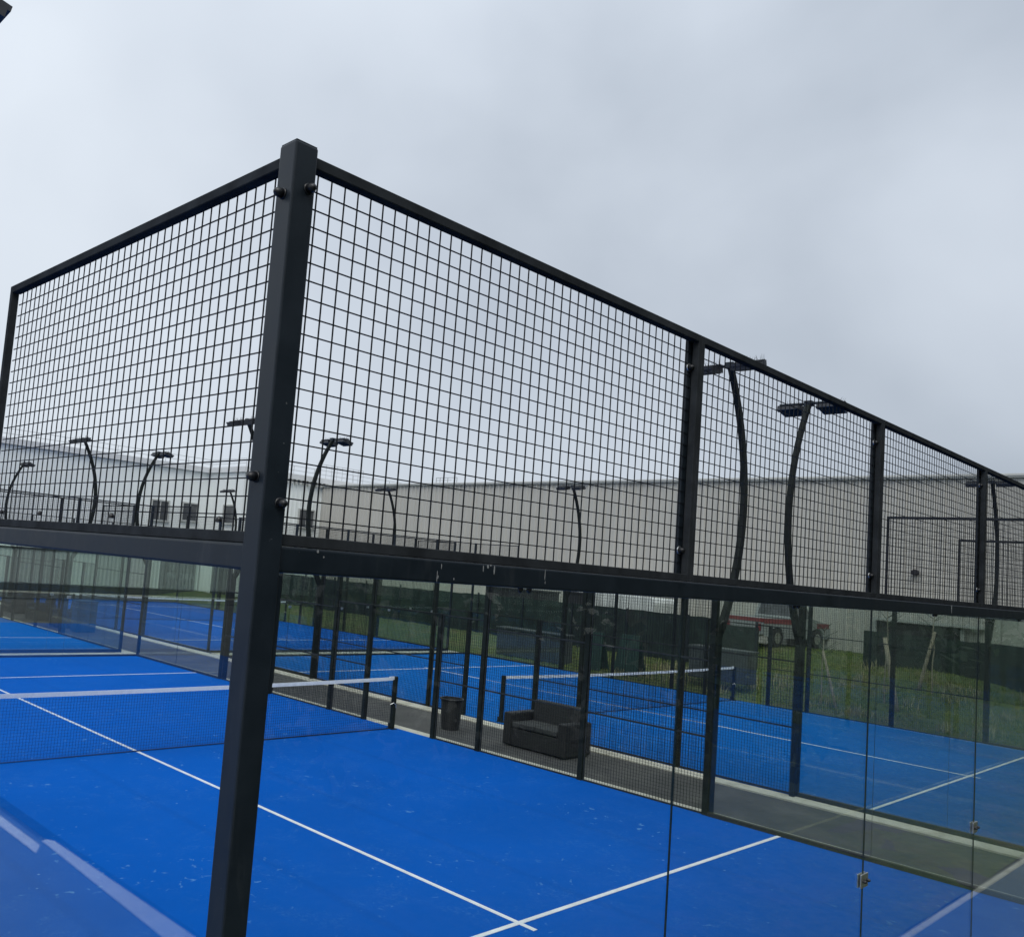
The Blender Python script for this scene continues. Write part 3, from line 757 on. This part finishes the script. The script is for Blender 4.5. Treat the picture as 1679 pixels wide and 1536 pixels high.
# guard rail on the roof
b = MB()
def railing(p0, p1, step=1.5, h=.55):
    p0, p1 = Vector(p0), Vector(p1); L = (p1-p0).length; n = int(L/step)
    for k in range(n+1): q = p0+(p1-p0)*k/n; b.tube([q, q+Vector((0, 0, h))], .016, 5)
    for f_ in (.5, 1): b.tube([p0+Vector((0, 0, h*f_)), p1+Vector((0, 0, h*f_))], .016, 5)
railing((0, .4, HW), (27.9, .4, HW)); railing((28.0, .3, HW), (28.0, -3.6, HW)); railing((28.2, -3.7, HW), (46, -3.7, HW))
for k in range(9): x = 33.6+k*.45; b.tube([(x, -3.6, HW), (x, -3.6, HW+.95)], .014, 5)
b.tube([(33.6, -3.6, HW+.95), (37.2, -3.6, HW+.95)], .014, 5)
b.build('roof_guard_rail', MGALV, wb)
b = MB(); b.box((11.8, -.6, 6.35), (12.5, -.1, 6.75)); b.build('wall_unit', MFASC, wb)

# ------------------------------------------------------------------ windbreak fences, bank objects
def windbreak(y0, y1, label, seed, top):
    t = thing('windbreak_fence', label, 'fence', (28, (y0+y1)/2, 0), group='dark green windbreak fences on the bank'); L = y1-y0; rn = random.Random(seed)
    b = MB(); n = int(L/.4)
    for k in range(n+1):
        y = -L/2+L*k/n; gz = mound(28, y0+L*k/n)-.15; tz = top+rn.uniform(-.02, .02)-(.09*max(0, min(1, (L*k/n-10)/6)) if y0 > 0 else 0)-(.18 if y0 > 0 and k < 4 else 0)
        for dx in (-.012, .012):
            for z in (gz, tz): b.v.append((dx+rn.uniform(-.004, .004), y, z))
    for k in range(n):
        q = 4*k; 
        for f_ in ((q, q+4, q+5, q+1), (q+2, q+3, q+7, q+6), (q+1, q+5, q+7, q+3)): b.f.append(f_); b.mi.append(0)
    b.build('screen', MSCREEN, t)
    for k in range(int(L/2.5)+1):
        y = -L/2+.02+k*2.5; b = MB(); b.box((-.075, y, mound(28, y+(y0+y1)/2)-.2), (-.02, y+.06, top+.03)); b.build('fence_post', MST, t)
windbreak(-12, 8.6, 'dark green windbreak fence on the grass bank at the right edge', 1, 2.06)
windbreak(11.9, 42.5, 'long dark windbreak fence behind the right hand courts', 2, 1.96)

def stake(p, q, r, label):
    b = MB(); p, q = Vector(p), Vector(q); m_ = (p+q)/2
    b.tube([p, p+(q-p)*.33, p+(q-p)*.66, q], [r*1.15, r*1.05, r, r*.9], 9)
    o = b.build('wooden_stake', MWOOD, smooth=True); tag(o, label, 'stake', 'wooden stakes on the grass bank'); return o
stake((24.6, 8.02, -.12), (24.6, 8.45, 1.5), .035, 'thin leaning wooden stake, leftmost on the grass bank')
stake((25.0, 6.6, -.1), (25.0, 7.0, 2.03), .06, 'thick pale leaning stake in the middle of the grass bank')
stake((26.2, 6.56, .42), (26.2, 6.14, 2.28), .045, 'leaning wooden stake crossing a thin upright one')
def sapling(x, y, h, seed, label):
    t = thing('sapling', label, 'tree', (x, y, mound(x, y)), group='bare young trees on the bank'); rn = random.Random(seed)
    b = MB(); pts = [(0, 0, -.1)]
    for k in range(1, 7): pts.append((rn.uniform(-.03, .03), rn.uniform(-.03, .03), h*k/6))
    b.tube(pts, [.022-.002*k for k in range(7)], 7)
    b.build('trunk', MWOOD, t)
    b = MB()
    for k in range(16):
        z = h*rn.uniform(.45, .98); an = rn.uniform(0, 2*PI); l_ = rn.uniform(.25, .7)*(1.2-z/h*.6); p0 = Vector((0, 0, z)); p1 = p0+Vector((math.cos(an)*l_*.5, math.sin(an)*l_*.5, l_*.3)); p2 = p1+Vector((math.cos(an+rn.uniform(-.5, .5))*l_*.5, math.sin(an)*l_*.5, l_*.35))
        b.tube([p0, p1, p2], [.009, .006, .002], 5)
        for _ in range(5):
            c_ = p1+(p2-p1)*rn.random(); a2 = rn.uniform(0, 2*PI); e_ = Vector((math.cos(a2), math.sin(a2), rn.uniform(-.5, .5)))*.03; f_ = Vector((-math.sin(a2), math.cos(a2), .3))*.015
            b.add([c_-e_, c_+f_, c_+e_, c_-f_], [(0, 1, 2, 3)])
    b.build('crown', MLEAF, t)
sapling(26.2, 6.17, 2.4, 3, 'slim young tree rising behind the crossed stakes')
sapling(24.75, 8.5, 2.1, 5, 'bare young tree beside the leftmost stake')
sapling(25.3, 7.05, 2.6, 8, 'twiggy young tree beside the thick pale stake')

def slab(x, y, L, h, label, z=0, leg=True):
    t = thing('concrete_block', label, 'block', (x, y, mound(x, y)+z), group='grey blocks at the foot of the bank')
    b = MB(); b.box((-.3, -L/2, 0), (.3, L/2, h)); b.build('block', MCONC, t, bevel=.02)
    b = MB(); b.box((-.34, -L/2-.04, h), (.34, L/2+.04, h+.07)); b.build('coping', MCONC, t, bevel=.01)
slab(24.6, 18.6, 3.0, .95, 'long low grey block behind the right hand court, left one')
slab(24.8, 11.5, 1.9, .90, 'low grey block behind the right hand court, right one', .25)
def board(x, y, w_, h, label):
    t = thing('green_board', label, 'board', (x, y, mound(x, y)), group='green boards leaning behind the right hand court')
    b = MB(); b.hexa([(-.28, -w_/2, 0), (-.24, -w_/2, 0), (-.24, w_/2, 0), (-.28, w_/2, 0)], [(-.02, -w_/2*.7, h), (.02, -w_/2*.7, h), (.02, w_/2*.7, h), (-.02, w_/2*.7, h)]); b.build('front_panel', MGREENB, t)
    b = MB(); b.hexa([(.24, -w_/2, 0), (.28, -w_/2, 0), (.28, w_/2, 0), (.24, w_/2, 0)], [(.025, -w_/2*.7, h), (.06, -w_/2*.7, h), (.06, w_/2*.7, h), (.025, w_/2*.7, h)]); b.build('back_panel', MGREENB, t)
board(24.6, 15.95, .8, 1.25, 'green folding board behind the right hand court, left one')
board(24.6, 14.6, .95, 1.30, 'green folding board behind the right hand court, right one')

# vehicles ---------------------------------------------------------
def wheel(parent, x, y, r=.33, w_=.2):
    b = MB(); n = 24
    b.tube([(x, y-w_/2, r), (x, y-w_/2+.02, r), (x, y+w_/2-.02, r), (x, y+w_/2, r)], [r*.93, r, r, r*.93], n); t = b.build('wheel', MTYRE, parent)
    b = MB(); b.tube([(x, y-w_/2-.012, r), (x, y+w_/2+.012, r)], r*.58, 16); b.build('rim', MINOX, t)
def pickup(x, y, z, rz):
    t = thing('pickup_truck', 'pale pickup truck with a red stripe parked between the dark fences', 'pickup truck', (x, y, z), rz)
    # local: rear at x=0, front at x=4.2, right side at y=-.85
    b = MB(); prof = [(0, .42), (0, .98), (1.95, .98), (2.05, 1.0), (3.05, 1.02), (4.05, .86), (4.2, .70), (4.2, .40), (3.75, .34), (3.65, .66), (3.35, .74), (3.0, .66), (2.9, .34), (1.2, .34), (1.1, .66), (.8, .74), (.5, .66), (.4, .36)]
    n = len(prof)
    for s_ in (-.84, .84): b.v += [(px, s_, pz) for px, pz in prof]
    b.f.append(tuple(range(n))); b.f.append(tuple(range(n, 2*n))[::-1]); b.mi += [0, 0]
    for k in range(n): b.f.append((k, (k+1) % n, n+(k+1) % n, n+k)); b.mi.append(0)
    body = b.build('body', MVAN, t, bevel=.02, segs=2)
    b = MB(); b.hexa([(1.85, -.80, .99), (3.2, -.80, .99), (3.2, .80, .99), (1.85, .80, .99)], [(1.95, -.68, 1.58), (2.75, -.68, 1.58), (2.75, .68, 1.58), (1.95, .68, 1.58)]); cab = b.build('cab', MVAN, t, bevel=.03, segs=2)
    b = MB(); 
    for s_ in (-1, 1): b.hexa([(1.95, s_*.800, 1.06), (3.0, s_*.800, 1.06), (3.0, s_*.812, 1.06), (1.95, s_*.812, 1.06)], [(2.03, s_*.708, 1.50), (2.72, s_*.708, 1.50), (2.72, s_*.718, 1.50), (2.03, s_*.718, 1.50)])
    b.hexa([(1.86, -.65, 1.10), (1.875, -.65, 1.10), (1.875, .65, 1.10), (1.86, .65, 1.10)], [(1.93, -.58, 1.5), (1.945, -.58, 1.5), (1.945, .58, 1.5), (1.93, .58, 1.5)])
    b.build('side_windows', MGLZ, cab)
    b = MB(); b.box((-.01, -.852, .82), (1.9, -.843, .99)); b.box((-.01, .843, .82), (1.9, .852, .99)); b.box((-.012, -.84, .86), (-.003, .84, .99)); b.box((3.3, -.852, .72), (4.1, -.843, .90)); b.build('red_stripe', MRED, t)
    b = MB(); b.box((-.12, -.7, .30), (-.005, .7, .46)); b.build('bumper', MINOX, t, bevel=.03)
    for s_ in (-1, 1):
        b = MB(); b.box((-.02, s_*.62-.1, .55), (-.004, s_*.62+.1, .80)); b.build('tail_light', MRED, t)
    for wx in (.8, 3.32):
        for wy in (-.76, .76): wheel(t, wx, wy)
pickup(29.41, 13.16, 1.10, math.radians(-8))
def van(x, y, z, label):
    t = thing('parked_van', label, 'van', (x, y, z), PI/2, 'white vans parked behind the long windbreak')
    b = MB(); prof = [(0, .35), (0, 1.9), (.1, 2.05), (3.6, 2.05), (4.3, 1.25), (5.0, 1.05), (5.1, .4)]
    n = len(prof)
    for s_ in (-.9, .9): b.v += [(px, s_, pz) for px, pz in prof]
    b.f.append(tuple(range(n))); b.f.append(tuple(range(n, 2*n))[::-1]); b.mi += [0, 0]
    for k in range(n): b.f.append((k, (k+1) % n, n+(k+1) % n, n+k)); b.mi.append(0)
    b.build('body', MWALL, t, bevel=.04)
    b = MB()
    for s_ in (-.915, .905): b.hexa([(3.0, s_, 1.25), (4.15, s_, 1.25), (4.15, s_+.01, 1.25), (3.0, s_+.01, 1.25)], [(3.0, s_, 1.85), (3.62, s_, 1.85), (3.62, s_+.01, 1.85), (3.0, s_+.01, 1.85)])
    b.build('window', MGLZ, t)
    for wx in (.9, 4.1):
        for wy in (-.82, .82): wheel(t, wx, wy, .34)
van(31.2, 17.3, .32, 'white van whose roof shows above the long windbreak fence')
for (y, L, h, lb) in ((22.9, 2.4, 2.22, 'dark container showing above the windbreak, left one'), (20.2, 1.0, 2.32, 'dark container showing above the windbreak, next to the white van')):
    t = thing('dark_container', lb, 'container', (30.6, y, 0), group='dark containers behind the windbreak')
    b = MB(); b.box((-.9, -.1, .1), (.9, L, h)); b.build('container_body', MDARK, t, bevel=.02)
    b = MB(); b.box((-.95, -.14, h), (.95, L+.04, h+.06)); b.build('lid', MDARK, t)

# ------------------------------------------------------------------ trees behind the photographer (seen in the glass)
def tree_row():
    rn = random.Random(21)
    for i in range(9):
        x = 1+i*5.5+rn.uniform(-.8, .8); y = -7.2+rn.uniform(-.8, .8); h = rn.uniform(8.5, 10.5)
        t = thing('broadleaf_tree', 'dense dark tree reflected in the glass, standing behind the photographer', 'tree', (x, y, -.1), rn.uniform(0, 6), 'row of dense trees behind the photographer')
        b = MB(); b.tube([(0, 0, 0), (.1, 0, h*.3), (0, .1, h*.7)], [.22, .17, .06], 9); b.build('trunk', MWOOD, t)
        b = MB()
        for k in range(4200):
            u_ = rn.random(); z = .4+h*u_; rad = (2.9+.5*math.sin(7*u_+i))*math.sqrt(max(.05, 1-(u_*1.02-.35)**2*1.6))*rn.uniform(.45, 1.05)
            an = rn.uniform(0, 2*PI); c_ = Vector((math.cos(an)*rad, math.sin(an)*rad, z)); a_ = Vector((rn.gauss(0, 1), rn.gauss(0, 1), rn.gauss(0, 1))).normalized()*.2; d_ = a_.cross(Vector((rn.gauss(0, 1), rn.gauss(0, 1), 1))).normalized()*.13
            b.add([c_-a_, c_+d_, c_+a_, c_-d_], [(0, 1, 2, 3)])
        b.build('crown', MLEAF, t)
tree_row()
